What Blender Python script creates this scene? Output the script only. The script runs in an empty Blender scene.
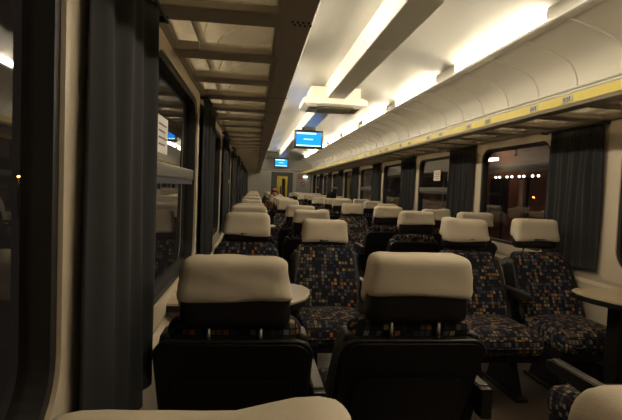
import bpy, bmesh, math, random
from mathutils import Vector, Matrix, noise
random.seed(7)
scene = bpy.context.scene
C = scene.collection

# ------------------------------------------------------------------ camera
cam = bpy.data.cameras.new('camera'); camo = bpy.data.objects.new('camera', cam); C.objects.link(camo)
cam.sensor_width = 36; cam.lens = 467.0/622*36; cam.clip_start = 0.02; cam.clip_end = 300
RX, DN, FW = (0.99208, -0.11891, 0.04051), (0.03464, -0.05096, -0.9981), (0.12074, 0.9916, -0.04644)
camo.matrix_world = Matrix(((RX[0], -DN[0], -FW[0], 0.0), (RX[1], -DN[1], -FW[1], 0.0), (RX[2], -DN[2], -FW[2], 1.25), (0, 0, 0, 1)))
scene.camera = camo
# ------------------------------------------------------------------ night sky, exposure
w = bpy.data.worlds.new('night'); scene.world = w; w.use_nodes = True
w.node_tree.nodes['Background'].inputs[0].default_value = (0.010, 0.008, 0.007, 1)
w.node_tree.nodes['Background'].inputs[1].default_value = 0.6
vs = scene.view_settings
vs.view_transform = 'Standard'; vs.look = 'None'; vs.gamma = 1; vs.use_curve_mapping = False
vs.exposure = 1.05
TUBE = 20.0          # emission of the ceiling cove tubes

# ------------------------------------------------------------------ dimensions
XL, XR, XC = -0.36, 2.41, 1.025
Y0, Y1 = -1.6, 19.5
MOD = 1.93                      # window module
BAY = 2*MOD                     # seat bay period
ORD = ['first', 'second', 'third', 'fourth', 'fifth', 'sixth', 'seventh', 'eighth', 'ninth', 'tenth', 'eleventh', 'twelfth', 'thirteenth', 'fourteenth', 'fifteenth']
def mir(x): return 2*XC - x

# ------------------------------------------------------------------ materials
MATS = {}
def mat(name, col, rough=0.6, metal=0.0, bump=0, bscale=60, var=0.0, vscale=4, spec=0.5, coat=0, emit=None, estr=0):
    m = bpy.data.materials.new(name); m.use_nodes = True; nt = m.node_tree; b = nt.nodes['Principled BSDF']
    b.inputs['Base Color'].default_value = (*col, 1); b.inputs['Roughness'].default_value = rough
    b.inputs['Metallic'].default_value = metal; b.inputs['Specular IOR Level'].default_value = spec
    b.inputs['Coat Weight'].default_value = coat
    tc = nt.nodes.new('ShaderNodeTexCoord')
    if var:
        n = nt.nodes.new('ShaderNodeTexNoise'); n.inputs['Scale'].default_value = vscale; n.inputs['Detail'].default_value = 5
        nt.links.new(tc.outputs['Object'], n.inputs['Vector'])
        mx = nt.nodes.new('ShaderNodeMix'); mx.data_type = 'RGBA'
        mx.inputs[6].default_value = (*[c*(1-var) for c in col], 1); mx.inputs[7].default_value = (*[min(1, c*(1+var)) for c in col], 1)
        nt.links.new(n.outputs['Fac'], mx.inputs[0]); nt.links.new(mx.outputs[2], b.inputs['Base Color'])
    if bump:
        n2 = nt.nodes.new('ShaderNodeTexNoise'); n2.inputs['Scale'].default_value = bscale; n2.inputs['Detail'].default_value = 3
        nt.links.new(tc.outputs['Object'], n2.inputs['Vector'])
        bp = nt.nodes.new('ShaderNodeBump'); bp.inputs['Strength'].default_value = bump; bp.inputs['Distance'].default_value = 0.01
        nt.links.new(n2.outputs['Fac'], bp.inputs['Height']); nt.links.new(bp.outputs['Normal'], b.inputs['Normal'])
    if emit:
        b.inputs['Emission Color'].default_value = (*emit, 1); b.inputs['Emission Strength'].default_value = estr
    MATS[name] = m
    return m
mat('wall', (0.44, 0.37, 0.28), 0.5, var=0.06, vscale=2)
mat('frame', (0.56, 0.47, 0.35), 0.4, var=0.05)
mat('ceiling', (0.50, 0.475, 0.42), 0.28, var=0.03, vscale=1.5)
mat('cove', (0.70, 0.66, 0.57), 0.38, var=0.04, vscale=1.5)
mat('duct', (0.80, 0.77, 0.70), 0.35)
mat('ac_white', (0.80, 0.76, 0.66), 0.4)
mat('ac_grille', (0.20, 0.18, 0.14), 0.5)
mat('rack_metal', (0.34, 0.29, 0.225), 0.45, 0.1, var=0.12, vscale=6)
mat('rack_rail', (0.44, 0.375, 0.295), 0.42, 0.1, var=0.10, vscale=5)
mat('yellow', (0.60, 0.47, 0.05), 0.42, var=0.12, vscale=5)
mat('plate', (0.42, 0.39, 0.30), 0.4)
mat('ink', (0.03, 0.026, 0.022), 0.6)
mat('leather', (0.012, 0.010, 0.010), 0.40, spec=0.3, bump=0.12, bscale=160)
mat('shell', (0.012, 0.010, 0.009), 0.45, spec=0.3, bump=0.05, bscale=250)
mat('cover', (0.56, 0.475, 0.36), 0.85, bump=0.08, bscale=300, var=0.07, vscale=9)
mat('chrome', (0.75, 0.73, 0.70), 0.22, 1.0)
mat('arm', (0.010, 0.009, 0.008), 0.35)
mat('arm_top', (0.12, 0.105, 0.09), 0.30, 0.6)
mat('black_metal', (0.015, 0.014, 0.013), 0.45, 0.5)
mat('tabletop', (0.42, 0.33, 0.21), 0.30, var=0.10, vscale=14)
mat('rubber', (0.014, 0.012, 0.011), 0.55)
mat('curtain', (0.0120, 0.0114, 0.0124), 0.9, bump=0.06, bscale=260, var=0.15, vscale=12)
mat('floor', (0.065, 0.048, 0.032), 0.45, var=0.25, vscale=7)
mat('alu', (0.20, 0.175, 0.14), 0.35, 0.8)
mat('bezel', (0.035, 0.03, 0.028), 0.4)
mat('endwall', (0.50, 0.47, 0.41), 0.5, var=0.05)
mat('doorgrey', (0.06, 0.057, 0.055), 0.45, var=0.1)
mat('dooryellow', (0.72, 0.52, 0.02), 0.4)
mat('panelgreen', (0.34, 0.37, 0.33), 0.35)
mat('red', (0.40, 0.07, 0.045), 0.5)
mat('paper', (0.74, 0.60, 0.52), 0.7)
mat('paperwhite', (0.78, 0.76, 0.70), 0.7)
mat('paperink', (0.25, 0.16, 0.14), 0.8)
mat('skin', (0.42, 0.24, 0.16), 0.55)
mat('hair_red', (0.20, 0.055, 0.025), 0.6, bump=0.6, bscale=120)
mat('hair_dark', (0.010, 0.008, 0.006), 0.8, spec=0.1, bump=0.6, bscale=120)
mat('jacket_brown', (0.16, 0.06, 0.035), 0.8, bump=0.2)
mat('jacket_dark', (0.025, 0.025, 0.03), 0.8, bump=0.2)
mat('trousers', (0.02, 0.024, 0.04), 0.85)
mat('eye', (0.02, 0.015, 0.012), 0.2)
mat('train_red', (0.30, 0.10, 0.07), 0.5, var=0.2, vscale=1.2)
mat('train_pale', (0.24, 0.19, 0.15), 0.5)
mat('platform', (0.12, 0.10, 0.085), 0.9, var=0.3, vscale=3)
mat('post', (0.10, 0.09, 0.08), 0.5, 0.5)
def emat(name, col, s):
    m = bpy.data.materials.new(name); m.use_nodes = True; nt = m.node_tree; nt.nodes.clear()
    e = nt.nodes.new('ShaderNodeEmission'); o = nt.nodes.new('ShaderNodeOutputMaterial')
    e.inputs[0].default_value = (*col, 1); e.inputs[1].default_value = s; nt.links.new(e.outputs[0], o.inputs[0]); MATS[name] = m
emat('tube', (1.0, 0.89, 0.68), TUBE)
emat('screen_blue', (0.012, 0.24, 0.85), 1.0)
emat('screen_white', (0.55, 0.85, 1.0), 1.1)
emat('platform_lamp', (1.0, 0.93, 0.8), 5)
emat('added_strip', (1.0, 0.88, 0.72), 5)  # glow of the strip added beside the neighbouring train
emat('sodium', (1.0, 0.35, 0.05), 60)
emat('spot', (1.0, 0.95, 0.85), 5)
def glassmat(name, tint, ior, rough, base=0.0, haze=0.0, hcol=(0.3, 0.25, 0.18)):
    m = bpy.data.materials.new(name); m.use_nodes = True; nt = m.node_tree; nt.nodes.clear(); L = nt.links
    o = nt.nodes.new('ShaderNodeOutputMaterial'); t = nt.nodes.new('ShaderNodeBsdfTransparent'); g = nt.nodes.new('ShaderNodeBsdfGlossy')
    t.inputs[0].default_value = (*tint, 1); g.inputs['Roughness'].default_value = rough
    f = nt.nodes.new('ShaderNodeFresnel'); f.inputs[0].default_value = ior
    ad = nt.nodes.new('ShaderNodeMath'); ad.operation = 'ADD'; ad.use_clamp = True; ad.inputs[1].default_value = base; L.new(f.outputs[0], ad.inputs[0])
    mx = nt.nodes.new('ShaderNodeMixShader'); geo = nt.nodes.new('ShaderNodeNewGeometry'); sb = nt.nodes.new('ShaderNodeMath'); sb.operation = 'SUBTRACT'; sb.inputs[0].default_value = 1.0; L.new(geo.outputs['Backfacing'], sb.inputs[1])
    ml = nt.nodes.new('ShaderNodeMath'); ml.operation = 'MULTIPLY'; L.new(ad.outputs[0], ml.inputs[0]); L.new(sb.outputs[0], ml.inputs[1])   # reflect once, on the outer face of the pane
    L.new(ml.outputs[0], mx.inputs[0]); L.new(g.outputs[0], mx.inputs[2])
    if haze:
        d = nt.nodes.new('ShaderNodeBsdfDiffuse'); d.inputs[0].default_value = (*hcol, 1)
        tl = nt.nodes.new('ShaderNodeBsdfTranslucent'); tl.inputs[0].default_value = (*hcol, 1)
        m1 = nt.nodes.new('ShaderNodeMixShader'); m1.inputs[0].default_value = 0.65; L.new(d.outputs[0], m1.inputs[1]); L.new(tl.outputs[0], m1.inputs[2])
        m2 = nt.nodes.new('ShaderNodeMixShader'); m2.inputs[0].default_value = haze; L.new(t.outputs[0], m2.inputs[1]); L.new(m1.outputs[0], m2.inputs[2])
        L.new(m2.outputs[0], mx.inputs[1])
    else: L.new(t.outputs[0], mx.inputs[1])
    L.new(mx.outputs[0], o.inputs[0]); MATS[name] = m
glassmat('glass', (0.90, 0.88, 0.84), 1.5, 0.015, 0.09)
glassmat('rackglass', (0.88, 0.84, 0.76), 1.4, 0.12, 0.0, 0.25, (0.6,0.55,0.46))
glassmat('doorglass', (0.7, 0.7, 0.65), 1.5, 0.05, 0.03)
def fabric():
    m = bpy.data.materials.new('fabric'); m.use_nodes = True; nt = m.node_tree; L = nt.links; b = nt.nodes['Principled BSDF']
    b.inputs['Roughness'].default_value = 0.92; b.inputs['Specular IOR Level'].default_value = 0.2
    uv = nt.nodes.new('ShaderNodeUVMap'); uv.uv_map = 'UVMap'
    sc = nt.nodes.new('ShaderNodeVectorMath'); sc.operation = 'SCALE'; sc.inputs['Scale'].default_value = 1/0.0225; L.new(uv.outputs[0], sc.inputs[0])
    # every seat shifts the cloth a little
    oi = nt.nodes.new('ShaderNodeObjectInfo'); ml = nt.nodes.new('ShaderNodeMath'); ml.operation = 'MULTIPLY'; ml.inputs[1].default_value = 37; L.new(oi.outputs['Random'], ml.inputs[0])
    av = nt.nodes.new('ShaderNodeVectorMath'); av.operation = 'ADD'; L.new(sc.outputs[0], av.inputs[0]); L.new(ml.outputs[0], av.inputs[1])
    fl = nt.nodes.new('ShaderNodeVectorMath'); fl.operation = 'FLOOR'; L.new(av.outputs[0], fl.inputs[0])
    fr = nt.nodes.new('ShaderNodeVectorMath'); fr.operation = 'FRACTION'; L.new(av.outputs[0], fr.inputs[0])
    wn = nt.nodes.new('ShaderNodeTexWhiteNoise'); wn.noise_dimensions = '3D'; L.new(fl.outputs[0], wn.inputs[0])
    nz = nt.nodes.new('ShaderNodeTexNoise'); nz.inputs['Scale'].default_value = 0.33; nz.inputs['Detail'].default_value = 1; L.new(fl.outputs[0], nz.inputs['Vector'])
    mm = nt.nodes.new('ShaderNodeMath'); mm.operation = 'MULTIPLY_ADD'; mm.inputs[1].default_value = 0.9; mm.inputs[2].default_value = -0.47; L.new(nz.outputs[0], mm.inputs[0])
    ad = nt.nodes.new('ShaderNodeMath'); ad.operation = 'ADD'; ad.use_clamp = True; L.new(wn.outputs[0], ad.inputs[0]); L.new(mm.outputs[0], ad.inputs[1])
    cr = nt.nodes.new('ShaderNodeValToRGB'); cr.color_ramp.interpolation = 'CONSTANT'; el = cr.color_ramp.elements
    stops = [(0, (0.012, 0.012, 0.018)), (0.36, (0.026, 0.030, 0.050)), (0.48, (0.07, 0.065, 0.075)), (0.58, (0.10, 0.08, 0.065)),
             (0.67, (0.040, 0.052, 0.085)), (0.74, (0.19, 0.125, 0.055)), (0.81, (0.16, 0.145, 0.14)), (0.88, (0.32, 0.11, 0.022)), (0.945, (0.28, 0.21, 0.11))]
    el[0].position = 0; el[0].color = (*stops[0][1], 1); el[1].position = stops[1][0]; el[1].color = (*stops[1][1], 1)
    for p, c in stops[2:]:
        e = el.new(p); e.color = (*c, 1)
    L.new(ad.outputs[0], cr.inputs[0])
    sx = nt.nodes.new('ShaderNodeSeparateXYZ'); L.new(fr.outputs[0], sx.inputs[0])
    gs = []
    for k in (0, 1):
        g = nt.nodes.new('ShaderNodeMath'); g.operation = 'GREATER_THAN'; g.inputs[1].default_value = 0.2; L.new(sx.outputs[k], g.inputs[0]); gs.append(g)
    gm = nt.nodes.new('ShaderNodeMath'); gm.operation = 'MULTIPLY'; L.new(gs[0].outputs[0], gm.inputs[0]); L.new(gs[1].outputs[0], gm.inputs[1])
    mx = nt.nodes.new('ShaderNodeMix'); mx.data_type = 'RGBA'; mx.inputs[6].default_value = (0.011, 0.010, 0.014, 1)
    L.new(gm.outputs[0], mx.inputs[0]); L.new(cr.outputs[0], mx.inputs[7]); L.new(mx.outputs[2], b.inputs['Base Color'])
    MATS['fabric'] = m
fabric()

# ------------------------------------------------------------------ mesh helpers
def mk(name, verts, faces, m, smooth=False, uvs=None):
    me = bpy.data.meshes.new(name); me.from_pydata([tuple(v) for v in verts], [], faces)
    me.materials.append(MATS[m])
    if smooth:
        for p in me.polygons: p.use_smooth = True
    me.update(); return me
def frombm(name, bm, m, smooth=False):
    me = bpy.data.meshes.new(name); bmesh.ops.recalc_face_normals(bm, faces=bm.faces[:]); bm.to_mesh(me); bm.free(); me.materials.append(MATS[m])
    if smooth:
        for p in me.polygons: p.use_smooth = True
    return me
def ob(name, me, parent=None, loc=(0, 0, 0), rz=0):
    o = bpy.data.objects.new(name, me); C.objects.link(o); o.location = loc; o.rotation_euler = (0, 0, rz)
    if parent: o.parent = parent
    return o
def tag(o, label, cat, group=None, kind=None):
    o['label'] = label; o['category'] = cat
    if group: o['group'] = group
    if kind: o['kind'] = kind
    return o
def thing(name, label, cat, loc=(0, 0, 0), rz=0, group=None):
    return tag(ob(name, None, None, loc, rz), label, cat, group)
def struct(name, me, label, cat):
    return tag(ob(name, me), label, cat, kind='structure')
def boxes_bm(lst, bev=0):
    bm = bmesh.new()
    for (x0, x1, y0, y1, z0, z1) in lst:
        r = bmesh.ops.create_cube(bm, size=1)
        bmesh.ops.transform(bm, verts=r['verts'], matrix=Matrix.Translation(((x0+x1)/2, (y0+y1)/2, (z0+z1)/2)) @ Matrix.Diagonal((x1-x0, y1-y0, z1-z0, 1)))
    if bev: bmesh.ops.bevel(bm, geom=bm.edges[:], offset=bev, segments=2, affect='EDGES', profile=0.5)
    return bm
def box(name, m, b, bev=0): return frombm(name, boxes_bm([b], bev), m)
def boxes(name, m, lst, bev=0): return frombm(name, boxes_bm(lst, bev), m)
def softbox(name, m, size, r, cuts=6, fn=None, drop_bottom=False):
    """rounded box centred on the origin, UVs by dominant axis in metres, then bent by fn(Vector)->Vector"""
    sx, sy, sz = [s/2 for s in size]
    bm = bmesh.new(); bmesh.ops.create_cube(bm, size=2)
    bmesh.ops.subdivide_edges(bm, edges=bm.edges[:], cuts=cuts, use_grid_fill=True)
    if drop_bottom:
        bmesh.ops.delete(bm, geom=[f for f in bm.faces if f.calc_center_median().z < -0.999], context='FACES')
    for v in bm.verts:
        # spread grid lines toward the edges so that the rounding is resolved
        p = Vector([math.copysign(1-(1-abs(c))**1.35, c) if abs(c) < 1 else c for c in v.co])
        p = Vector((p.x*sx, p.y*sy, p.z*sz)); rr = min(r, sx, sy, sz)
        q = Vector((max(-sx+rr, min(sx-rr, p.x)), max(-sy+rr, min(sy-rr, p.y)), max(-sz+rr, min(sz-rr, p.z))))
        d = p-q
        if d.length > 1e-9: p = q + d.normalized()*rr
        v.co = p
    bm.normal_update()
    uvl = bm.loops.layers.uv.new('UVMap')
    for f in bm.faces:
        n = f.normal; a = [abs(n.x)*0.8, abs(n.y), abs(n.z)]; k = a.index(max(a))
        for l in f.loops:
            c = l.vert.co
            l[uvl].uv = (c.x, c.z) if k == 1 else ((c.x, c.y+sy+sz) if k == 2 else (c.y+0.3, c.z))
    if fn:
        for v in bm.verts: v.co = fn(v.co)
    return frombm(name, bm, m, True)
def prism(name, m, pts, axis, t0, t1, bev=0, smooth=False):
    """closed outline pts (2D) extruded along axis between t0 and t1"""
    def P(a, b, t): return (t, a, b) if axis == 'x' else ((a, t, b) if axis == 'y' else (a, b, t))
    bm = bmesh.new(); n = len(pts)
    A = [bm.verts.new(P(a, b, t0)) for a, b in pts]; B = [bm.verts.new(P(a, b, t1)) for a, b in pts]
    bm.faces.new(A); bm.faces.new(B[::-1])
    for i in range(n): bm.faces.new((A[i], B[i], B[(i+1) % n], A[(i+1) % n]))
    if bev:
        es = [e for e in bm.edges if abs(e.verts[0].co['xyz'.index(axis)]-e.verts[1].co['xyz'.index(axis)]) < 1e-6]
        bmesh.ops.bevel(bm, geom=es, offset=bev, segments=2, affect='EDGES', profile=0.5)
    return frombm(name, bm, m, smooth)
def rrect(cx, cy, w_, h_, r, n=6):
    out = []
    for (sx, sy, a0) in ((1, 1, 0), (-1, 1, 90), (-1, -1, 180), (1, -1, 270)):
        for i in range(n+1):
            a = math.radians(a0+90*i/n)
            out.append((cx+sx*(w_/2-r)+r*math.cos(a), cy+sy*(h_/2-r)+r*math.sin(a)))
    return out
def ring(name, m, outer, inner, x0, x1):
    """plate in the YZ plane between two outlines with equal point counts, x0..x1 thick"""
    n = len(outer); v = []; f = []
    for pts in (outer, inner):
        for x in (x0, x1): v += [(x, a, b) for a, b in pts]
    # 0:outer x0, n:outer x1, 2n:inner x0, 3n:inner x1
    for i in range(n):
        j = (i+1) % n
        f += [(i, j, n+j, n+i), (2*n+j, 2*n+i, 3*n+i, 3*n+j), (n+i, n+j, 3*n+j, 3*n+i), (j, i, 2*n+i, 2*n+j)]
    me = mk(name, v, f, m)
    bm = bmesh.new(); bm.from_mesh(me); bmesh.ops.recalc_face_normals(bm, faces=bm.faces[:]); bm.to_mesh(me); bm.free()
    return me
def tube(name, m, pts, r, n=8, caps=True):
    v = []; f = []; P = [Vector(p) for p in pts]
    for i, p in enumerate(P):
        d = (P[min(i+1, len(P)-1)]-P[max(i-1, 0)]).normalized()
        u = d.cross(Vector((0, 0, 1)) if abs(d.z) < 0.9 else Vector((1, 0, 0))).normalized(); q = d.cross(u)
        rr = r[i] if isinstance(r, (list, tuple)) else r
        v += [p+rr*(math.cos(2*math.pi*k/n)*u+math.sin(2*math.pi*k/n)*q) for k in range(n)]
    for i in range(len(P)-1):
        for k in range(n): f.append((i*n+k, i*n+(k+1) % n, (i+1)*n+(k+1) % n, (i+1)*n+k))
    if caps: f += [tuple(range(n))[::-1], tuple(range((len(P)-1)*n, len(P)*n))]
    me = mk(name, v, f, m, True)
    return me
def sweep(name, m, prof, y0, y1, thick, smooth=True):
    """open (x,z) profile swept along Y, given a thickness"""
    n = len(prof); nor = []
    for i in range(n):
        a = prof[max(i-1, 0)]; b = prof[min(i+1, n-1)]; d = Vector((b[0]-a[0], b[1]-a[1])).normalized(); nor.append((-d.y, d.x))
    off = [(p[0]+q[0]*thick, p[1]+q[1]*thick) for p, q in zip(prof, nor)]
    me = prism(name, m, prof+off[::-1], 'y', y0, y1)
    return me
def arc_pts(pts, n=6):
    """Catmull-Rom through 2D points"""
    out = []; P = [pts[0]]+list(pts)+[pts[-1]]
    for i in range(1, len(P)-2):
        for k in range(n):
            t = k/n; a, b, c, d = [Vector(q) for q in P[i-1:i+3]]
            out.append(tuple(0.5*((2*b)+(c-a)*t+(2*a-5*b+4*c-d)*t*t+(3*b-a-3*c+d)*t**3)))
    out.append(tuple(pts[-1])); return out

# ------------------------------------------------------------------ the carriage shell
struct('floor', box('floor', 'floor', (XL-0.06, XR+0.06, Y0, Y1+1.6, -0.06, 0)), 'brown vinyl floor of the railway carriage', 'floor')
WZ0, WZ1 = 0.79, 1.73           # clear glass opening
def win_span(k): f = 1.03+MOD*k; return f-1.40-0.04, f            # outer near, outer far edge of a window unit
KS = range(0, 10)
def side_wall(x0, x1):
    l = [(x0, x1, Y0, Y1, 0, WZ0-0.05), (x0, x1, Y0, Y1, WZ1+0.05, 2.62)]
    y = Y0
    for k in KS:
        a, b = win_span(k); l.append((x0, x1, y, a+0.06, WZ0-0.05, WZ1+0.05)); y = b-0.06
    l.append((x0, x1, y, Y1, WZ0-0.05, WZ1+0.05)); return l
struct('wall_left', boxes('wall_left', 'wall', side_wall(XL-0.05, XL)), 'cream side wall of the carriage under the plain metal rack', 'wall')
struct('wall_right', boxes('wall_right', 'wall', side_wall(XR, XR+0.05)), 'cream side wall of the carriage under the yellow-edged rack', 'wall')
struct('wall_back', box('wall_back', 'endwall', (XL, XR, Y0-0.05, Y0, 0, 2.7)), 'plain partition behind the rear seats', 'wall')
# window-sill ledge running along each wall
for s, nm in ((1, 'trim_1'), (-1, 'trim_2')):
    x = XL if s == 1 else XR
    pts = [(0, 0.60), (0.03, 0.61), (0.035, 0.655), (0, 0.675)]
    struct(nm, prism(nm, 'frame', [(x+s*a, b) for a, b in pts], 'y', Y0, Y1), 'moulded cream ledge along the wall below the windows', 'ledge')
    pts = [(0, 0), (0.06, 0), (0.06, 0.14), (0.02, 0.17), (0, 0.17)]
    bn = 'baseboard_left' if s == 1 else 'baseboard_right'
    struct(bn, prism(bn, 'alu', [(x+s*a, b) for a, b in pts], 'y', Y0, Y1), 'metal heating duct cover along the foot of the wall', 'baseboard')
# ceiling
half = [(0.0, 2.655), (0.3, 2.642), (0.55, 2.605), (0.75, 2.548), (0.87, 2.497), (0.91, 2.475)]
prof = [(XC-a, b) for a, b in half[::-1]]+[(XC+a, b) for a, b in half[1:]]
prof = arc_pts(prof, 4)
ce = struct('ceiling', sweep('ceiling', 'ceiling', prof, Y0, Y1, 0.03), 'glossy pale arched ceiling of the carriage', 'ceiling')
# lamp troughs with a lip, and the curved cove above the racks
cove_half = [(0.858, 2.400), (0.95, 2.385), (1.10, 2.345), (1.22, 2.298), (1.29, 2.25), (1.333, 2.175), (1.355, 2.07), (1.375, 1.95), (1.385, 1.86)]
cp = arc_pts(cove_half, 4)
for s, nm in ((-1, 'left'), (1, 'right')):
    st = struct('wall_cove_'+nm, sweep('wall_cove', 'cove', [(XC+s*a, b) for a, b in cp], Y0, Y1, 0.012*s), 'curved pale cove panelling above the luggage rack', 'wall panel')
    lip = [(0.845, 2.398), (0.845, 2.416), (0.850, 2.421), (0.900, 2.421), (0.900, 2.52), (0.915, 2.52), (0.915, 2.388), (0.86, 2.392)]
    ob('cornice', prism('cornice', 'duct', [(XC+s*a, b) for a, b in lip], 'y', Y0, Y1), st)
    # raised ribs between the moulded panels
    rib_me = tube('rib', 'cove', [(XC+s*(a-0.003), 0, b-0.002) for a, b in cp[1:-9]], 0.0085, 6)
    y = 2.80-0.4825*9
    while y < Y1-0.1:
        ob('rib', rib_me, st, (0, y, 0)); y += 0.4825
    ob('panel_bead', tube('panel_bead', 'cove', [(XC+s*1.345, Y0+0.02, 2.09), (XC+s*1.345, Y1-0.02, 2.09)], 0.012, 6), st)
# centre duct
dz = 2.45
dprof = [(-0.130, 2.68), (-0.122, dz+0.008), (-0.114, dz), (0.114, dz), (0.122, dz+0.008), (0.130, 2.68)]
du = thing('ceiling_duct', 'long white ventilation duct along the middle of the ceiling', 'duct', (XC, 0, 0))
ob('duct_body', prism('duct_body', 'duct', dprof, 'y', Y0+0.01, Y1-0.01), du)
scr = prism('screw', 'ink', [(0.006*math.cos(a*math.pi/4), 0.006*math.sin(a*math.pi/4)) for a in range(8)], 'x', -0.004, 0.004)
for i in range(14):
    for q, dzz in ((0, 0), (0.10, 0.05)):
        o = ob('screw', scr, du, (-0.1235-dzz*0.035, 1.4+i*1.29+q, 2.50+dzz)); o.rotation_euler = (0, 0, 0)
ob('seam', boxes('seam', 'rack_rail', [(-0.1235, 0.1235, 1.35+i*2.6, 1.354+i*2.6, dz-0.002, dz+0.006) for i in range(7)]), du)
# lamps in the corner between ceiling and cornice
for s in (-1, 1):
    side = 'above the yellow-edged rack' if s == 1 else 'above the plain metal rack'
    dif = arc_pts([(0.866, 2.4215), (0.858, 2.44), (0.855, 2.47), (0.858, 2.503)], 4)
    dpts = [(s*a_, z_) for a_, z_ in dif]+[(s*(a_+0.008), z_) for a_, z_ in dif[::-1]]
    cap = [(s*a_, z_) for a_, z_ in dif]+[(s*0.90, 2.49), (s*0.90, 2.4215)]
    dm = prism('diffuser', 'tube', dpts, 'y', 0.02, 1.44); cpm = prism('end_cap', 'ac_white', cap, 'y', 0, 0.02)
    bl = prism('blind_cover', 'duct', cap, 'y', 1.46, MOD)
    for k in range(-2, 8):
        y = 2.94+MOD*k
        if y+1.6 > Y1-0.1: continue
        t = thing('ceiling_lamp', 'white strip lamp in ceiling corner '+side+', '+ORD[7-k]+' from end door', 'light', (XC, y, 0), group='ceiling strip lamps '+side)
        ob('diffuser', dm, t)
        if k < 0:   # these run on overhead and behind the camera, outside the picture
            t.name = 'ceiling_lamp_%s_%soffscreen' % ('left' if s == -1 else 'right', 'rear_' if k == -2 else '')
        ob('blind_cover', bl, t)
        for yy in (0.0, 1.44): ob('end_cap', cpm, t, (0, yy, 0))

# ------------------------------------------------------------------ windows
def window(k, s, n):
    a, b = win_span(k); x = XL if s == 1 else XR
    split = (k % 2 == 1)
    side = 'on the plain rack side' if s == 1 else 'on the yellow rack side'
    kindtxt = 'two-part carriage window with a cross bar' if split else 'single-pane carriage window with rounded corners'
    ordn = ['first', 'second', 'third', 'fourth', 'fifth', 'sixth', 'seventh', 'eighth', 'ninth', 'tenth'][9-k]
    st = struct('window_%d' % n, None, kindtxt+' '+side+', '+ordn+' from the end door', 'window')
    cy, cz = (a+b)/2, (WZ0+WZ1)/2; wo, ho = b-a, WZ1-WZ0+0.17; wi, hi = b-a-0.25, WZ1-WZ0
    N = 7
    # frame: softly rounded cream moulding
    ob('frame', ring('frame', 'frame', rrect(cy, cz, wo, ho, 0.05, N), rrect(cy, cz, wi, hi, 0.13, N), x+s*0.008, x-s*0.055), st)
    ob('frame_lip', ring('frame_lip', 'frame', rrect(cy, cz, wi+0.03, hi+0.03, 0.14, N), rrect(cy, cz, wi-0.004, hi-0.004, 0.13, N), x+s*0.013, x-s*0.03), st)
    ob('gasket', ring('gasket', 'rubber', rrect(cy, cz, wi+0.01, hi+0.01, 0.13, N), rrect(cy, cz, wi-0.055, hi-0.055, 0.105, N), x+s*0.004, x-s*0.05), st)
    gw, gh = wi-0.05, hi-0.05
    if split:
        zb = cz+0.04
        ob('cross_bar', box('cross_bar', 'alu', (min(x, x-s*0.045)+0, max(x, x-s*0.045), a+0.14, b-0.14, zb-0.028, zb+0.028), 0.006), st)
        ob('bar_gasket', box('bar_gasket', 'rubber', (min(x-s*0.006, x-s*0.05), max(x-s*0.006, x-s*0.05), a+0.14, b-0.14, zb-0.055, zb-0.026)), st)
        ob('pane', prism('pane', 'glass', [p for p in rrect(cy, cz, gw, gh, 0.1, N) if p[1] > zb]+[(a+0.15, zb), (b-0.15, zb)], 'x', x-s*0.030, x-s*0.036), st)
        ob('pane', prism('pane', 'glass', [(b-0.15, zb), (a+0.15, zb)]+[p for p in rrect(cy, cz, gw, gh, 0.1, N) if p[1] < zb], 'x', x-s*0.030, x-s*0.036), st)
    else:
        ob('pane', prism('pane', 'glass', rrect(cy, cz, gw, gh, 0.1, N), 'x', x-s*0.030, x-s*0.036), st)
n = 1
for s in (1, -1):
    for k in KS: window(k, s, n); n += 1

# ------------------------------------------------------------------ curtains
def curtain_mesh(seed, width, flare, z0=0.755, pleats=None):
    rnd = random.Random(seed); ny, nz = 72, 14; v = []; f = []
    ph = rnd.random()*6; np_ = pleats or 7.5+rnd.random()*2
    z1 = 1.778
    for layer in (0, 1):
        for j in range(nz+1):
            tz = j/nz
            for i in range(ny+1):
                t = i/ny; warp = t+0.018*math.sin(5*t+ph+tz*0.8)+0.012*math.sin(11*t+2*ph)
                amp = 0.019*(0.75+0.35*math.sin(3.1*t+ph))*(1.0-0.30*tz)
                ed = min(1, t/0.10, (1-t)/0.10); ed = ed*ed*(3-2*ed)
                x = 0.033+ed*(0.013+amp*math.sin(2*math.pi*np_*warp+ph)+0.007*math.sin(2*math.pi*np_*0.5*warp+tz*1.5))
                x += -0.010*tz + (0.006 if layer else 0)
                y = width*(t+(0.0 if t < 0.02 else 0.0)) + flare*(1-tz)*(t-0.5)*0.5 + 0.008*math.sin(tz*5+t*9+ph)
                v.append((max(0.028, x), y, z0+(z1-z0)*tz))
    R = ny+1; Lr = R*(nz+1)
    for j in range(nz):
        for i in range(ny):
            q = (j*R+i, j*R+i+1, (j+1)*R+i+1, (j+1)*R+i); f.append(q); f.append(tuple(Lr+c for c in q[::-1]))
    for j in range(nz):
        for i in (0, ny): f.append((j*R+i, (j+1)*R+i, Lr+(j+1)*R+i, Lr+j*R+i))
    for i in range(ny):
        for j in (0, nz): f.append((j*R+i, j*R+i+1, Lr+j*R+i+1, Lr+j*R+i))
    return mk('curtain', v, f, 'curtain', True)
cm = [curtain_mesh(3, 0.64, 0.05), curtain_mesh(11, 0.60, 0.04), curtain_mesh(23, 0.66, 0.06)]
cnear = curtain_mesh(5, 0.60, 0.05, 0.62, 4.3)
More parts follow.
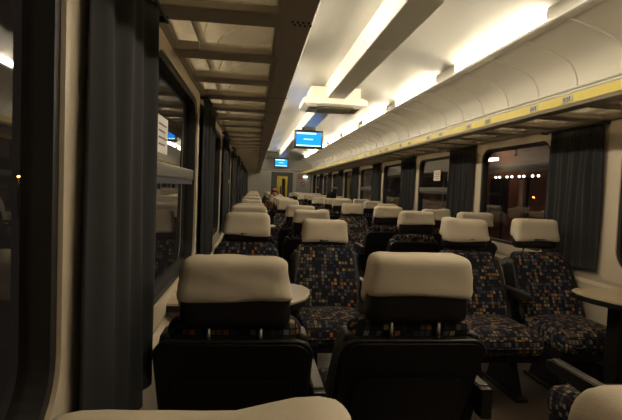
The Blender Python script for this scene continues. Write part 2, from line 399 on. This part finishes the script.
for s in (1, -1):
    for k in KS:
        b = win_span(k)[1]
        if s == -1 and k == 0: continue
        side = 'on the plain rack side' if s == 1 else 'on the yellow rack side'
        ordn = ['first', 'second', 'third', 'fourth', 'fifth', 'sixth', 'seventh', 'eighth', 'ninth', 'tenth'][9-k]
        me = cnear if (s == 1 and k == 0) else cm[(k+(s+1)) % 3]
        t = thing('curtain', 'dark navy pleated curtain %s, %s from the end door' % (side, ordn), 'curtain', (XL if s == 1 else XR, b+(-0.065 if (s == 1 and k == 0) else 0.015), 0), group='window curtains')
        o = ob('cloth', me, t); o.scale = (s, 1, 1)
        wd = 0.60 if me is cnear else 0.64
        ob('rod', tube('rod', 'black_metal', [(s*0.055, -0.03, 1.778), (s*0.055, wd+0.05, 1.778)], 0.007, 6), t)
        for yy in (-0.01, wd+0.03):
            ob('bracket', box('bracket', 'black_metal', (min(0, s*0.06), max(0, s*0.06), yy, yy+0.012, 1.771, 1.79)), t)

# ------------------------------------------------------------------ luggage racks
RZ = 1.82
def rack(s):
    X = (lambda a: XC+s*a)      # a: distance from centre line
    lab = 'long luggage rack with bright yellow front edge over the seats' if s == 1 else 'long brown metal luggage rack with glass floor and plain edge'
    t = thing('luggage_rack', lab, 'luggage rack', (XC-(0.02 if s == -1 else 0), 0, 0)); we = 1.383 if s == 1 else 1.364
    e = Y1-0.02
    o_ = lambda n, m, b, bev=0: ob(n, box(n, m, (min(s*b[0], s*b[1]), max(s*b[0], s*b[1]), *b[2:]), bev), t)
    ob('front_rail', prism('front_rail', 'rack_rail', [(s*a, z) for a, z in ((0.835, RZ-0.02), (0.825, RZ-0.005), (0.825, RZ+0.055), (0.84, RZ+0.07), (0.862, RZ+0.055), (0.93, RZ+0.02), (0.945, RZ-0.012), (0.93, RZ-0.02))], 'y', Y0+0.02, e), t)
    ob('inner_rail', box('inner_rail', 'rack_metal', (min(s*0.94, s*0.955), max(s*0.94, s*0.955), Y0+0.02, e, RZ-0.012, RZ+0.02), 0.004), t)
    ob('wall_rail', prism('wall_rail', 'rack_metal', [(s*a, z) for a, z in ((1.335, RZ-0.01), (1.335, RZ+0.03), (we, RZ+0.04), (we, RZ-0.025), (1.35, RZ-0.022))], 'y', Y0+0.02, e), t)
    ob('wall_tube', tube('wall_tube', 'rack_metal', [(s*1.25, Y0+0.02, RZ+0.03), (s*1.25, e, RZ+0.03)], 0.013, 8), t)
    bar = prism('crossbar', 'rack_metal', [(-0.065, RZ-0.014), (-0.055, RZ-0.02), (0.055, RZ-0.02), (0.065, RZ-0.014), (0.06, RZ+0.02), (-0.06, RZ+0.02)], 'x', min(s*0.94, s*1.345), max(s*0.94, s*1.345))
    # prism on 'x' uses (y,z) outline
    gl = box('glass_panel', 'rackglass', (min(s*0.95, s*1.34), max(s*0.95, s*1.34), 0.062, 0.4825-0.062, RZ+0.006, RZ+0.012))
    y = 2.08-0.4825*7
    while y < Y1-0.15:
        ob('crossbar', bar, t, (0, y, 0))
        if y+0.45 < Y1-0.1: ob('glass_panel', gl, t, (0, y, 0))
        y += 0.4825
    # joints in the front rail
    jt = boxes('rail_joint', 'black_metal', [(min(s*0.826, s*0.93), max(s*0.826, s*0.93), -0.002, 0.002, RZ-0.0212, RZ-0.018)])
    for i in range(11): ob('rail_joint', jt, t, (0, 1.0+i*MOD, 0))
    if s == 1:
        ob('yellow_strip', prism('yellow_strip', 'yellow', [(0.8255, RZ-0.002), (0.819, RZ-0.002), (0.819, RZ+0.052), (0.8255, RZ+0.052)], 'y', Y0+0.02, e), t)
        ob('top_bead', tube('top_bead', 'duct', [(0.832, Y0+0.02, RZ+0.068), (0.832, e, RZ+0.068)], 0.007, 6), t)
        pl = prism('number_plate', 'plate', [(-0.045, RZ+0.006), (0.045, RZ+0.006), (0.045, RZ+0.044), (-0.045, RZ+0.044)], 'x', 0.8155, 0.8195)
        def strokes(v):
            l = []
            rr = random.Random(v)
            # dark pictogram block and two figure-like marks, as far as the photograph lets them be read
            y_ = 0.036
            for wd in (0.016, 0.020, 0.012):
                l.append((0.8148, 0.816, y_-wd, y_-wd+0.004, RZ+0.012, RZ+0.038)); l.append((0.8148, 0.816, y_-0.004, y_, RZ+0.012, RZ+0.038))
                zz = rr.choice((0.012, 0.023, 0.034)); l.append((0.8148, 0.816, y_-wd, y_, RZ+zz, RZ+zz+0.004))
                zz = rr.choice((0.018, 0.029)); l.append((0.8148, 0.816, y_-wd, y_, RZ+zz, RZ+zz+0.004))
                y_ -= wd+0.007
            return boxes('number_print', 'ink', l)
        sp = [strokes(v) for v in range(4)]
        i = 0; y = 2.63-0.965*2
        while y < Y1-0.8:
            for d in (0, 0.34):
                p = ob('number_plate', pl, t, (0, y+d, 0)); ob('number_print', sp[i % 4], p); i += 1
            y += 0.965
    else:
        sl = []
        for r_, dy in ((0, 0.0), (1, 0.028)):
            for c in range(4): sl.append((s*0.90+0.018*c+0.009*r_-0.004, s*0.90+0.018*c+0.009*r_+0.004, dy, dy+0.018, RZ-0.0215, RZ-0.018))
        g = boxes('speaker_slots', 'ink', sl)
        for i in range(10): ob('speaker_slots', g, t, (0, 1.57+i*MOD, 0))
    br = prism('bracket', 'rack_metal', [(s*we, RZ-0.026), (s*1.30, RZ-0.024), (s*1.25, RZ-0.02), (s*1.25, RZ+0.01), (s*we, RZ+0.01)], 'y', -0.012, 0.012)
    for i in range(11): ob('bracket', br, t, (0, 0.06+i*MOD, 0))
rack(-1); rack(1)

# ------------------------------------------------------------------ air unit and monitors on the ceiling
a = thing('ceiling_air_unit', 'white cassette air unit with slotted underside under the ceiling duct', 'air conditioner', (XC, 6.15, 0))
ob('upper_body', prism('upper_body', 'ac_white', [(-0.33, 2.60), (-0.33, 2.45), (0.33, 2.45), (0.33, 2.60)], 'y', 0.03, 0.55), a)
v = []; f = []
for (hx, y0, y1, z) in ((0.36, 0.02, 0.57, 2.47), (0.43, 0.0, 0.60, 2.435), (0.43, 0.0, 0.60, 2.375), (0.35, 0.05, 0.56, 2.335)):
    v += [(-hx, y0, z), (hx, y0, z), (hx, y1, z), (-hx, y1, z)]
for j in range(3):
    for i in range(4): f.append((j*4+i, (j+1)*4+i, (j+1)*4+(i+1) % 4, j*4+(i+1) % 4))
f += [(0, 1, 2, 3), (15, 14, 13, 12)]
ob('lower_body', mk('lower_body', v, f, 'ac_white'), a)
ob('front_slot', box('front_slot', 'ac_grille', (-0.24, 0.24, 0.015, 0.06, 2.338, 2.362)), a)
ob('outlet', box('outlet', 'ac_grille', (-0.33, -0.24, 0.08, 0.20, 2.330, 2.339)), a)
ob('outlet', box('outlet', 'ac_grille', (0.24, 0.33, 0.08, 0.40, 2.330, 2.339)), a)
sl = box('slat', 'plate', (-0.20, 0.20, 0, 0.018, 2.326, 2.340))
for i in range(9): ob('slat', sl, a, (0, 0.10+i*0.048, 0))
def monitor(y, z, label, ztop):
    t = thing('ceiling_monitor', label, 'monitor', (XC, y, z), group='ceiling monitors')
    W_, H_ = 0.58, 0.37
    ob('casing', softbox('casing', 'bezel', (W_, 0.07, H_), 0.012, 3), t)
    sc = ob('screen', box('screen', 'screen_blue', (-W_/2+0.045, W_/2-0.045, -0.038, -0.033, -H_/2+0.05, H_/2-0.045)), t)
    x0, x1, z0, z1 = -W_/2+0.045, W_/2-0.045, -H_/2+0.05, H_/2-0.045
    ob('title_bar', box('title_bar', 'screen_white', (x0, x1-0.10, -0.0395, -0.037, z1-0.038, z1-0.006)), sc)
    ob('footer_bar', box('footer_bar', 'screen_white', (x0, x1, -0.0395, -0.037, z0, z0+0.024)), sc)
    wl = []; xx = -0.10
    for wd in (0.022, 0.014, 0.018, 0.012, 0.02, 0.016, 0.024, 0.014, 0.012): wl.append((xx, xx+wd, -0.0395, -0.037, -0.008, 0.012)); xx += wd+0.004
    ob('caption', boxes('caption', 'screen_white', wl), sc)
    for xx in (-0.12, 0.12):
        ob('hanger', box('hanger', 'bezel', (xx-0.015, xx+0.015, -0.01, 0.03, H_/2-0.02, ztop-z)), t)
monitor(9.3, 2.215, 'wide monitor with blue screen hanging behind the ceiling air unit', 2.46)
monitor(19.05, 2.23, 'wide monitor with blue screen hanging above the yellow end door', 2.46)

# ------------------------------------------------------------------ end wall and door
EW = Y1
DX0, DX1, DZ = 0.66, 1.56, 1.87
struct('wall_end', boxes('wall_end', 'endwall', [(XL, DX0, EW, EW+0.05, 0, 2.66), (DX1, XR, EW, EW+0.05, 0, 2.66), (DX0, DX1, EW, EW+0.05, DZ, 2.66)]), 'pale grey partition at the far end of the carriage', 'wall')
struct('trim_3', box('trim_3', 'alu', (XL, XR, EW-0.02, EW, 1.92, 1.95)), 'thin metal strip across the end partition above the door', 'trim')
d = struct('door_1', None, 'grey framed end door with a yellow leaf and narrow glass', 'door')
ob('door_frame', boxes('door_frame', 'doorgrey', [(DX0, DX0+0.24, EW-0.03, EW+0.06, 0, DZ), (DX1-0.22, DX1, EW-0.03, EW+0.06, 0, DZ), (DX0+0.24, DX1-0.22, EW-0.03, EW+0.06, DZ-0.16, DZ)]), d)
lf = ob('door_leaf', boxes('door_leaf', 'dooryellow', [(DX0+0.24, DX0+0.45, EW+0.01, EW+0.04, 0, DZ-0.16), (DX1-0.31, DX1-0.22, EW+0.01, EW+0.04, 0, DZ-0.16), (DX0+0.45, DX1-0.31, EW+0.01, EW+0.04, 0, 0.4), (DX0+0.45, DX1-0.31, EW+0.01, EW+0.04, DZ-0.26, DZ-0.16)]), d)
ob('pane', box('pane', 'doorglass', (DX0+0.45, DX1-0.31, EW+0.02, EW+0.03, 0.4, DZ-0.26)), d)
ob('handle', tube('handle', 'black_metal', [(DX0+0.40, EW-0.01, 0.95), (DX0+0.40, EW-0.01, 1.30)], 0.02, 8), lf)
struct('wall_vestibule', boxes('wall_vestibule', 'endwall', [(XL, XR, EW+1.5, EW+1.55, 0, 2.4), (XL, XR, EW, EW+1.55, 2.4, 2.45), (XL, XL+.05, EW+0.05, EW+1.5, 0, 2.4), (XR-.05, XR, EW+0.05, EW+1.5, 0, 2.4)]), 'vestibule walls behind the end door glass', 'wall')
g = thing('glass_partition', 'pale green partition panel beside the yellow end door', 'panel', (1.98, EW-0.03, 0))
ob('panel', box('panel', 'panelgreen', (-0.28, 0.32, 0, 0.025, 0.9, 1.78)), g); ob('post', box('post', 'alu', (0.32, 0.36, -0.01, 0.028, 0, 1.9)), g)
for (x, z, lab) in ((1.86, 1.72, 'small red notice on the end partition, upper of the two'), (1.98, 1.40, 'small red notice on the green end panel, lower of the two')):
    t = thing('red_notice', lab, 'sign', (x, EW-0.032, z))
    ob('board', box('board', 'red', (-0.08, 0.08, -0.008, 0.003, -0.10, 0.10)), t); ob('print', boxes('print', 'paper', [(-0.05, 0.05, -0.0095, -0.0075, 0.02, 0.05), (-0.05, 0.05, -0.0095, -0.0075, -0.04, -0.02)]), t)
t = thing('spot_lamp', 'small bright lamp on the end partition beside the door', 'light', (2.07, EW-0.01, 1.70))
ob('lamp_body', box('lamp_body', 'ac_white', (-0.10, 0.10, -0.05, 0.012, -0.01, 0.05), 0.01), t); ob('lamp_glass', softbox('lamp_glass', 'spot', (0.17, 0.05, 0.05), 0.02, 3), t, (0, -0.06, 0.015))

# ------------------------------------------------------------------ seats
def yf(z): return 0.30-0.50*(z-0.43)            # front face of the backrest at height z
def lean(v, dy):                                # v given with true z, y measured from the front face
    return Vector((v.x, v.y+yf(v.z)+dy, v.z))
def back_fn(v):
    z = v.z+0.605; k = (z-0.40)/0.42
    x = v.x*(1.0-0.10*max(0, k)**2.2)
    y = v.y - 0.012*math.cos(v.x/0.21*1.5)*(1 if v.y > 0 else 0) + (0.016*math.exp(-((z-0.56)/0.09)**2) if v.y > 0 else 0)
    return Vector((x, y+yf(z)-0.055, z))
M_back = softbox('backrest', 'fabric', (0.46, 0.11, 0.48), 0.05, 8, back_fn)
def bol_fn(sg):
    def fn(v):
        z = v.z+0.59; k = max(0, (z-0.40)/0.42)
        return Vector((v.x+sg*(0.226-0.022*k**2), v.y+yf(z)-0.068, z))
    return fn
M_bol = [softbox('bolster', 'leather', (0.044, 0.12, 0.41), 0.02, 5, bol_fn(sg)) for sg in (-1, 1)]
def cush_fn(v):
    y = v.y+0.47; x = v.x
    z = v.z+0.365
    if v.z > 0: z += 0.012*math.cos(x/0.22*1.5)*(1-((y-0.47)/0.27)**2) - 0.03*max(0, (y-0.62)/0.1)**2
    return Vector((x, y, z))
M_cush = softbox('seat_cushion', 'fabric', (0.44, 0.50, 0.145), 0.05, 8, cush_fn)
# shell: plastic back with rounded upper corners
sh = rrect(0, 0.530, 0.485, 0.51, 0.06, 6)
def shell_mesh():
    bm = bmesh.new(); rows = []
    for (dy, sc) in ((-0.105, 1.0), (-0.150, 1.0), (-0.168, 0.955)):
        rows.append([bm.verts.new((x*sc, yf(0.535+(z-0.535)*sc)+dy, 0.535+(z-0.535)*sc)) for x, z in sh])
    n = len(sh)
    for j in range(2):
        for i in range(n): bm.faces.new((rows[j][i], rows[j][(i+1) % n], rows[j+1][(i+1) % n], rows[j+1][i]))
    bm.faces.new(rows[0]); bm.faces.new(rows[-1][::-1])
    return frombm('back_shell', bm, 'shell', False)
M_shell = shell_mesh()
pk = rrect(0, 0.52, 0.37, 0.24, 0.03, 5)
def pocket_mesh():
    bm = bmesh.new(); n = len(pk)
    A = [bm.verts.new((x, yf(z)-0.160, z)) for x, z in pk]; B = [bm.verts.new((x*0.98, yf(z)-0.184, z)) for x, z in pk]
    bm.faces.new(A); bm.faces.new(B[::-1])
    for i in range(n): bm.faces.new((A[i], A[(i+1) % n], B[(i+1) % n], B[i]))
    return frombm('back_pocket', bm, 'leather')
M_pocket = pocket_mesh()
M_rim = tube('shell_rim', 'arm', [(x*0.985, yf(z)-0.158, z) for x, z in [p for p in sh if p[1] > 0.70]], 0.006, 6)
HZ = 0.936                                       # headrest centre height
def taper(v, k=0.13): return v.x*(1-k*max(0.0, (v.z+0.11)/0.22))
M_pil = softbox('headrest', 'leather', (0.342, 0.100, 0.190), 0.036, 7, lambda v: Vector((taper(v, 0.11), v.y-0.10*v.z, v.z-0.014)))
def cover_mesh(seed, cuts=9, amp=1.0):
    def fn(v):
        x = taper(v, 0.13); hem = max(0, (-v.z)/0.09)
        p = Vector((x*9+seed*3.1, v.y*9, v.z*9+seed))
        d = noise.noise(p)*0.006*amp + noise.noise(p*2.6)*0.0025*amp
        # diagonal folds hanging from the corners
        d += 0.004*amp*math.sin((x*0.8+v.z)*38+seed*1.7)*max(0, 0.09-v.z)*6*(0.5+noise.noise(p*0.7))
        n = Vector((v.x/0.16, v.y/0.06, max(0, v.z)/0.12)).normalized()
        q = Vector((x, v.y-0.10*v.z, v.z))+n*d
        q.x *= 1+0.014*hem; q.y += (0.006*hem if v.y > 0 else -0.006*hem)
        if v.z < -0.06: q.z += 0.006*math.sin(x*14+seed*2)
        if v.y >= 0: q.z = 0.09+(q.z-0.09)*0.93
        if v.y < 0: q.z = 0.09+(q.z-0.09)*0.73
        if seed == 2 and v.z > 0.0: q.z += (0.012*max(0.0, min(1.0, (x-0.04)/0.06))-0.006)*min(1, v.z/0.06)
        q.z += 0.019
        return q
    return softbox('headrest_cover', 'cover', (0.352, 0.139, 0.185), 0.036, cuts, fn, True)
COV = [cover_mesh(s_, 11, (1.9, 0.8, 0.9, 1.3, 1.6)[s_]) for s_ in range(5)]
M_post = tube('headrest_post', 'chrome', [(0, -0.004, -0.20), (0, -0.004, -0.08)], 0.008, 8)
# dark woven mark low on the front of the cover: one blob followed by a thin line of letters
mk_l = [(-0.042, -0.024, 0, 0.004, -0.008, 0.006)]
xx = -0.021
for wd in (0.010, 0.007, 0.009, 0.006, 0.010, 0.008): mk_l.append((xx, xx+wd, 0, 0.004, -0.003, 0.004)); xx += wd+0.0025
M_mark = boxes('emblem', 'ink', mk_l)
def arm_mesh():
    return prism('armrest', 'arm', [(0.06, 0.50), (0.16, 0.545), (0.40, 0.55), (0.435, 0.565), (0.43, 0.59), (0.40, 0.60), (0.12, 0.60), (0.02, 0.60), (0.02, 0.50)], 'x', -0.021, 0.021, 0.006)
M_arm = arm_mesh()
M_armtop = box('armrest_pad', 'arm_top', (-0.017, 0.017, 0.05, 0.41, 0.597, 0.606), 0.003)
M_armleg = prism('armrest_bracket', 'black_metal', [(0.20, 0.28), (0.26, 0.28), (0.20, 0.53), (0.12, 0.53)], 'x', -0.014, 0.014)
M_frame = boxes('seat_frame', 'black_metal', [(-0.21, 0.21, 0.18, 0.68, 0.255, 0.30), (-0.20, -0.165, 0.20, 0.62, 0.23, 0.26), (0.165, 0.20, 0.20, 0.62, 0.23, 0.26)], 0.004)
M_leg = prism('leg', 'black_metal', [(0.26, 0.02), (0.62, 0.02), (0.52, 0.24), (0.34, 0.24)], 'x', -0.025, 0.025)
M_foot = box('foot', 'black_metal', (-0.04, 0.04, 0.22, 0.66, 0, 0.022), 0.004)

def seat(x, y, fwd, arms, label, group, dzh=0.0, cover=0, lean_dx=0.0):
    t = thing('train_seat', label, 'seat', (x, y, 0), 0 if fwd else math.pi, group)
    ob('seat_cushion', M_cush, t); ob('backrest', M_back, t)
    for m_ in M_bol: ob('bolster', m_, t)
    s_ = ob('back_shell', M_shell, t); ob('back_pocket', M_pocket, s_); ob('shell_rim', M_rim, s_)
    h = ob('headrest', M_pil, t, (0, 0.0, HZ+dzh)); ob('headrest_cover', COV[cover % 5], h); [ob('headrest_post', M_post, h, (px_, 0, 0)) for px_ in (-0.078, 0.078)]
    ob('emblem', M_mark, h, (0, 0.0800, -0.037), math.pi)
    for sx in arms:
        am = ob('armrest', M_arm, t, (sx*0.272, 0, 0)); ob('armrest_pad', M_armtop, am); ob('armrest_bracket', M_armleg, am)
    fr = ob('seat_frame', M_frame, t)
    for sx in (-0.12, 0.12):
        l = ob('leg', M_leg, t, (sx, 0, 0)); ob('foot', M_foot, l)
    return t
rows = []
for k in range(5):
    rows += [(0.44+BAY*k, True), (1.42+BAY*k, True), (3.36+BAY*k, False)]
nr = len(rows)
SX = {('L', 'w'): -0.045, ('L', 'a'): 0.525, ('R', 'a'): 1.535, ('R', 'w'): 2.10}
spec = {   # (row, side, place): (dy, dz, label)
    (0, 'L', 'w'): (0, -0.020, 'window seat back right behind the first dark seat backs, only white headrest cover showing'),
    (0, 'L', 'a'): (0, -0.005, 'aisle seat of the rearmost row, only the corner of its white cover showing'),
    (1, 'L', 'w'): (0, -0.010, 'black seat back beside the large dark curtain, with creased white headrest cover'),
    (1, 'L', 'a'): (0.01, 0.008, 'black seat back at the aisle with smooth white cover and chrome posts showing'),
    (1, 'R', 'a'): (-0.22, 0.0, 'dark aisle seat with long worn armrest, facing the table under the yellow-edged rack'),
    (1, 'R', 'w'): (-0.22, 0.0, 'dark window seat facing the table under the yellow-edged rack'),
    (2, 'L', 'w'): (0.10, 0.005, 'patterned window seat facing us across the table by the plain rack'),
    (2, 'L', 'a'): (0.07, -0.025, 'patterned aisle seat facing us, low white cover, beside the plain-rack table'),
    (2, 'R', 'a'): (-0.10, 0.028, 'patterned aisle seat facing us under the yellow-edged rack, nearest the table'),
    (2, 'R', 'w'): (-0.08, 0.040, 'patterned window seat facing us beside the dark curtain and the table'),
}
for i, (y, fwd) in enumerate(rows):
    for side in 'LR':
        for pl in 'wa':
            if i == 0 and side == 'R': continue
            rnd = random.Random(i*7+(3 if side == 'L' else 0)+(1 if pl == 'a' else 0)*17)
            x = SX[(side, pl)]
            if (i, side, pl) in spec: dy, dzh, lab = spec[(i, side, pl)]
            else:
                dy, dzh = rnd.uniform(-0.06, 0.0)*(1 if fwd else -1), rnd.uniform(-0.012, 0.012)
                lab = '%s seat with white cover, %s side under %s rack, %s row from end door' % (
                    'patterned' if not fwd else 'black-backed', 'window' if pl == 'w' else 'aisle', 'plain' if side == 'L' else 'yellow-edged', ORD[nr-1-i])
            if (i-3) % 3 in (0, 1) and i >= 3: dzh += 0.03 if side == 'R' else 0.015
            wall_dir = -1 if side == 'L' else 1
            wa = [wall_dir, -wall_dir] if pl == 'w' else [-wall_dir]
            if pl == 'w' : wa = [-wall_dir]
            arms = [a_ if fwd else -a_ for a_ in wa]
            st_ = seat(x, y+dy, fwd, arms, lab, 'train seats in rows', dzh, cover=(i*3+(2 if side == 'L' else 0)+(1 if pl == 'a' else 0)))
            if i == 1 and side == 'R':
                for ch in st_.children:
                    if ch.name.startswith('armrest'): ch.scale = (1, 1.4, 1); ch.location.z = -0.02

# ------------------------------------------------------------------ tables
def table_outline(s):
    # from the wall (a=0) to the rounded tapered aisle end
    pts = [(0.0, -0.24), (0.44, -0.24), (0.54, -0.20), (0.605, -0.12), (0.64, -0.01), (0.65, 0.08), (0.625, 0.17), (0.57, 0.215), (0.48, 0.225), (0.0, 0.225)]
    return [(s*a, b) for a, b in pts]
for k in range(5):
    for s in (1, -1):
        side = 'plain' if s == 1 else 'yellow-edged'
        t = thing('folding_table', 'beige window table under %s rack, %s table from the end door' % (side, ORD[4-k]), 'table', (XL+0.001 if s == 1 else XR-0.001, 2.235+BAY*k, 0), group='window tables')
        ob('tabletop', prism('tabletop', 'tabletop', table_outline(s), 'z', 0.722, 0.742, 0.004), t)
        ob('edge_band', prism('edge_band', 'black_metal', [(a*1.006, b*1.01) for a, b in table_outline(s)], 'z', 0.705, 0.733, 0.003), t)
        lg = ob('leg', box('leg', 'black_metal', (min(s*0.46, s*0.515), max(s*0.46, s*0.515), -0.06, 0.03, 0, 0.71), 0.006), t)
        ob('foot', box('foot', 'black_metal', (min(s*0.40, s*0.575), max(s*0.40, s*0.575), -0.10, 0.07, 0, 0.02), 0.004), lg)
        ob('wall_bracket', box('wall_bracket', 'alu', (min(0, s*0.05), max(0, s*0.05), -0.18, 0.18, 0.66, 0.706)), t)

# ------------------------------------------------------------------ notices stuck on window panes
def notice(name, x, s, y0, y1, z0, z1, label, m):
    t = thing(name, label, 'notice', (x, (y0+y1)/2, (z0+z1)/2))
    hy, hz = (y1-y0)/2, (z1-z0)/2
    ob('sheet', box('sheet', m, (-0.0012, 0.0012, -hy, hy, -hz, hz)), t)
    l = []
    for i in range(4):
        zz = hz*(0.55-0.36*i); l.append((min(s*0.001, s*0.0022), max(s*0.001, s*0.0022), -hy*0.72, hy*(0.72 if i % 2 == 0 else 0.45), zz-hz*0.05, zz+hz*0.05))
    ob('print', boxes('print', 'paperink', l), t)
gx = XR+0.0285
notice('window_notice', gx, -1, 5.97, 6.20, 1.42, 1.56, 'pinkish paper notice on the two-part window, larger of two', 'paper')
notice('window_notice', gx, -1, 5.55, 5.72, 1.41, 1.52, 'pinkish paper notice on the two-part window, partly behind the curtain', 'paper')
notice('window_notice', XL-0.0285, 1, 1.90, 2.12, 1.37, 1.52, 'white paper notice on the window beside the large dark curtain', 'paperwhite')

# ------------------------------------------------------------------ passengers far down the carriage
def skinned(name, m, verts, edges, radii, sub=1):
    me = bpy.data.meshes.new(name); me.from_pydata([Vector(v) for v in verts], edges, []); me.materials.append(MATS[m])
    o = bpy.data.objects.new(name, me); C.objects.link(o)
    md = o.modifiers.new('Skin', 'SKIN'); md.use_smooth_shade = True
    sv = me.skin_vertices[0].data
    for i, r in enumerate(radii): sv[i].radius = (r, r) if not isinstance(r, tuple) else r
    sv[0].use_root = True
    s2 = o.modifiers.new('Sub', 'SUBSURF'); s2.levels = sub; s2.render_levels = sub
    return o
def person(loc, rz, label, jacket, hair, turn=0.0):
    p = thing('person', label, 'person', loc, rz, 'passengers')
    # seated, facing +Y; hips on the cushion
    V = [(0, 0.30, 0.53), (0, 0.22, 0.72), (0, 0.17, 0.90), (0, 0.165, 0.98), (0, 0.175, 1.03), (0, 0.185, 1.10), (0, 0.185, 1.165),
         (-0.16, 0.17, 0.90), (-0.21, 0.24, 0.70), (-0.16, 0.42, 0.58), (-0.10, 0.50, 0.56),
         (0.16, 0.17, 0.90), (0.21, 0.24, 0.70), (0.16, 0.42, 0.58), (0.10, 0.50, 0.56),
         (-0.10, 0.34, 0.52), (-0.11, 0.72, 0.50), (-0.11, 0.70, 0.10), (-0.11, 0.80, 0.05),
         (0.10, 0.34, 0.52), (0.11, 0.72, 0.50), (0.11, 0.70, 0.10), (0.11, 0.80, 0.05)]
    E_ = [(0, 1), (1, 2), (2, 3), (3, 4), (4, 5), (5, 6), (2, 7), (7, 8), (8, 9), (9, 10), (2, 11), (11, 12), (12, 13), (13, 14), (0, 15), (15, 16), (16, 17), (17, 18), (0, 19), (19, 20), (20, 21), (21, 22)]
    R_ = [0.13, 0.12, 0.12, 0.055, 0.055, 0.088, 0.07, 0.06, 0.045, 0.038, 0.032, 0.06, 0.045, 0.038, 0.032, 0.085, 0.06, 0.042, 0.04, 0.085, 0.06, 0.042, 0.04]
    b = skinned('body', 'skin', V, E_, R_); b.parent = p
    j = skinned('jacket', jacket, [V[0], V[1], V[2], (0, 0.166, 0.95), V[7], V[8], V[9], V[11], V[12], V[13]], [(0, 1), (1, 2), (2, 3), (2, 4), (4, 5), (5, 6), (2, 7), (7, 8), (8, 9)], [0.145, 0.135, 0.135, 0.075, 0.075, 0.058, 0.05, 0.075, 0.058, 0.05]); j.parent = p
    tr = skinned('trousers', 'trousers', [V[0], V[15], V[16], (-0.11, 0.70, 0.14), V[19], V[20], (0.11, 0.70, 0.14)], [(0, 1), (1, 2), (2, 3), (0, 4), (4, 5), (5, 6)], [0.14, 0.095, 0.07, 0.052, 0.095, 0.07, 0.052]); tr.parent = p
    def hairfn(v):
        q = Vector((v.x, v.y, v.z)); q += q.normalized()*0.006*noise.noise(q*30)
        if q.y > 0.03 and q.z < 0.03: q.y = 0.03+(q.y-0.03)*0.2
        return q
    ob('hair', softbox('hair', hair, (0.19, 0.215, 0.22), 0.09, 7, hairfn), p, (0, 0.155, 1.135))
    ey = softbox('eye', 'eye', (0.018, 0.012, 0.012), 0.006, 2)
    for sx in (-0.032, 0.032): ob('eye', ey, p, (sx, 0.268, 1.125))
    ob('nose', softbox('nose', 'skin', (0.026, 0.035, 0.045), 0.012, 3), p, (0, 0.272, 1.095))
    ob('mouth', softbox('mouth', 'red', (0.045, 0.012, 0.012), 0.006, 2), p, (0, 0.262, 1.058))
    for sx in (-0.092, 0.092): ob('ear', softbox('ear', 'skin', (0.02, 0.035, 0.06), 0.01, 3), p, (sx, 0.18, 1.10))
    return p
person((0.47, 11.30, -0.03), math.pi, 'passenger with reddish-brown hair and brown jacket seated near the end door', 'jacket_brown', 'hair_red')
person((1.535, 9.16, -0.04), 0, 'dark-haired passenger in dark jacket seated with back to us', 'jacket_dark', 'hair_dark')

# ------------------------------------------------------------------ outside: platform, neighbouring train, lamps
pf = tag(ob('station_platform', boxes('station_platform', 'platform', [(3.2, 4.9, -6, 60, -1.2, -0.35)])), 'dark station platform outside the windows on the yellow rack side', 'platform')
tr = thing('neighbouring_train', 'red railway carriage standing across the platform at night', 'train', (5.6, 14, 0))
ob('body', box('body', 'train_red', (0, 2.6, -16, 22, -0.5, 2.5), 0.08), tr)
ob('pale_band', box('pale_band', 'train_pale', (-0.012, 0.02, -16, 22, 1.78, 1.98)), tr)
wn_ = box('train_window', 'rubber', (-0.014, 0.02, 0, 0.8, 0.85, 1.65))
for i in range(13): ob('train_window', wn_, tr, (0, -15.4+i*2.8, 0))
def platform_lamp(y, label):
    t = thing('platform_lamp', label, 'lamp', (4.6, y, -0.351))
    ob('pole', tube('pole', 'post', [(0, 0, 0), (0, 0, 1.93)], 0.03, 8), t)
    ob('arm', box('arm', 'post', (-0.02, 0.02, -0.30, 0.30, 1.90, 1.93)), t)
    for yy in (-0.28, -0.12, 0.14, 0.28):
        h = ob('lamp_head', softbox('lamp_head', 'platform_lamp', (0.04, 0.045, 0.04), 0.02, 3), t, (0, yy, 1.955))
for i, y in enumerate((8.25, 7.45)):
    platform_lamp(y, ['four-headed platform lamp seen through the large clear window, farther one', 'four-headed platform lamp seen through the large clear window, nearer one'][i])
t = thing('added_strip_light', 'added short white strip light outside beside the neighbouring train', 'light', (5.2, 9.6, 2.02))  # added lamp: lights the red train and stands for a reflected ceiling lamp
ob('strip', box('strip', 'added_strip', (-0.04, 0.04, 0.05, 0.62, 0, 0.06)), t); ob('hanger', boxes('hanger', 'post', [(-0.02, 0.02, -0.7, -0.66, 0.05, 0.7), (-0.02, 0.02, 0.66, 0.7, 0.05, 0.7)]), t)
ob('canopy', box('canopy', 'post', (-0.8, 0.3, -8, 10, 0.69, 0.75)), t)
t = thing('street_lamp', 'distant orange street lamp in the dark outside', 'lamp', (-14.1, 30, -1.2))
ob('pole', tube('pole', 'post', [(0, 0, 0), (0, 0, 2.4)], 0.05, 8), t)
ob('lamp_head', softbox('lamp_head', 'sodium', (0.12, 0.12, 0.10), 0.05, 3), t, (0, 0, 2.44))
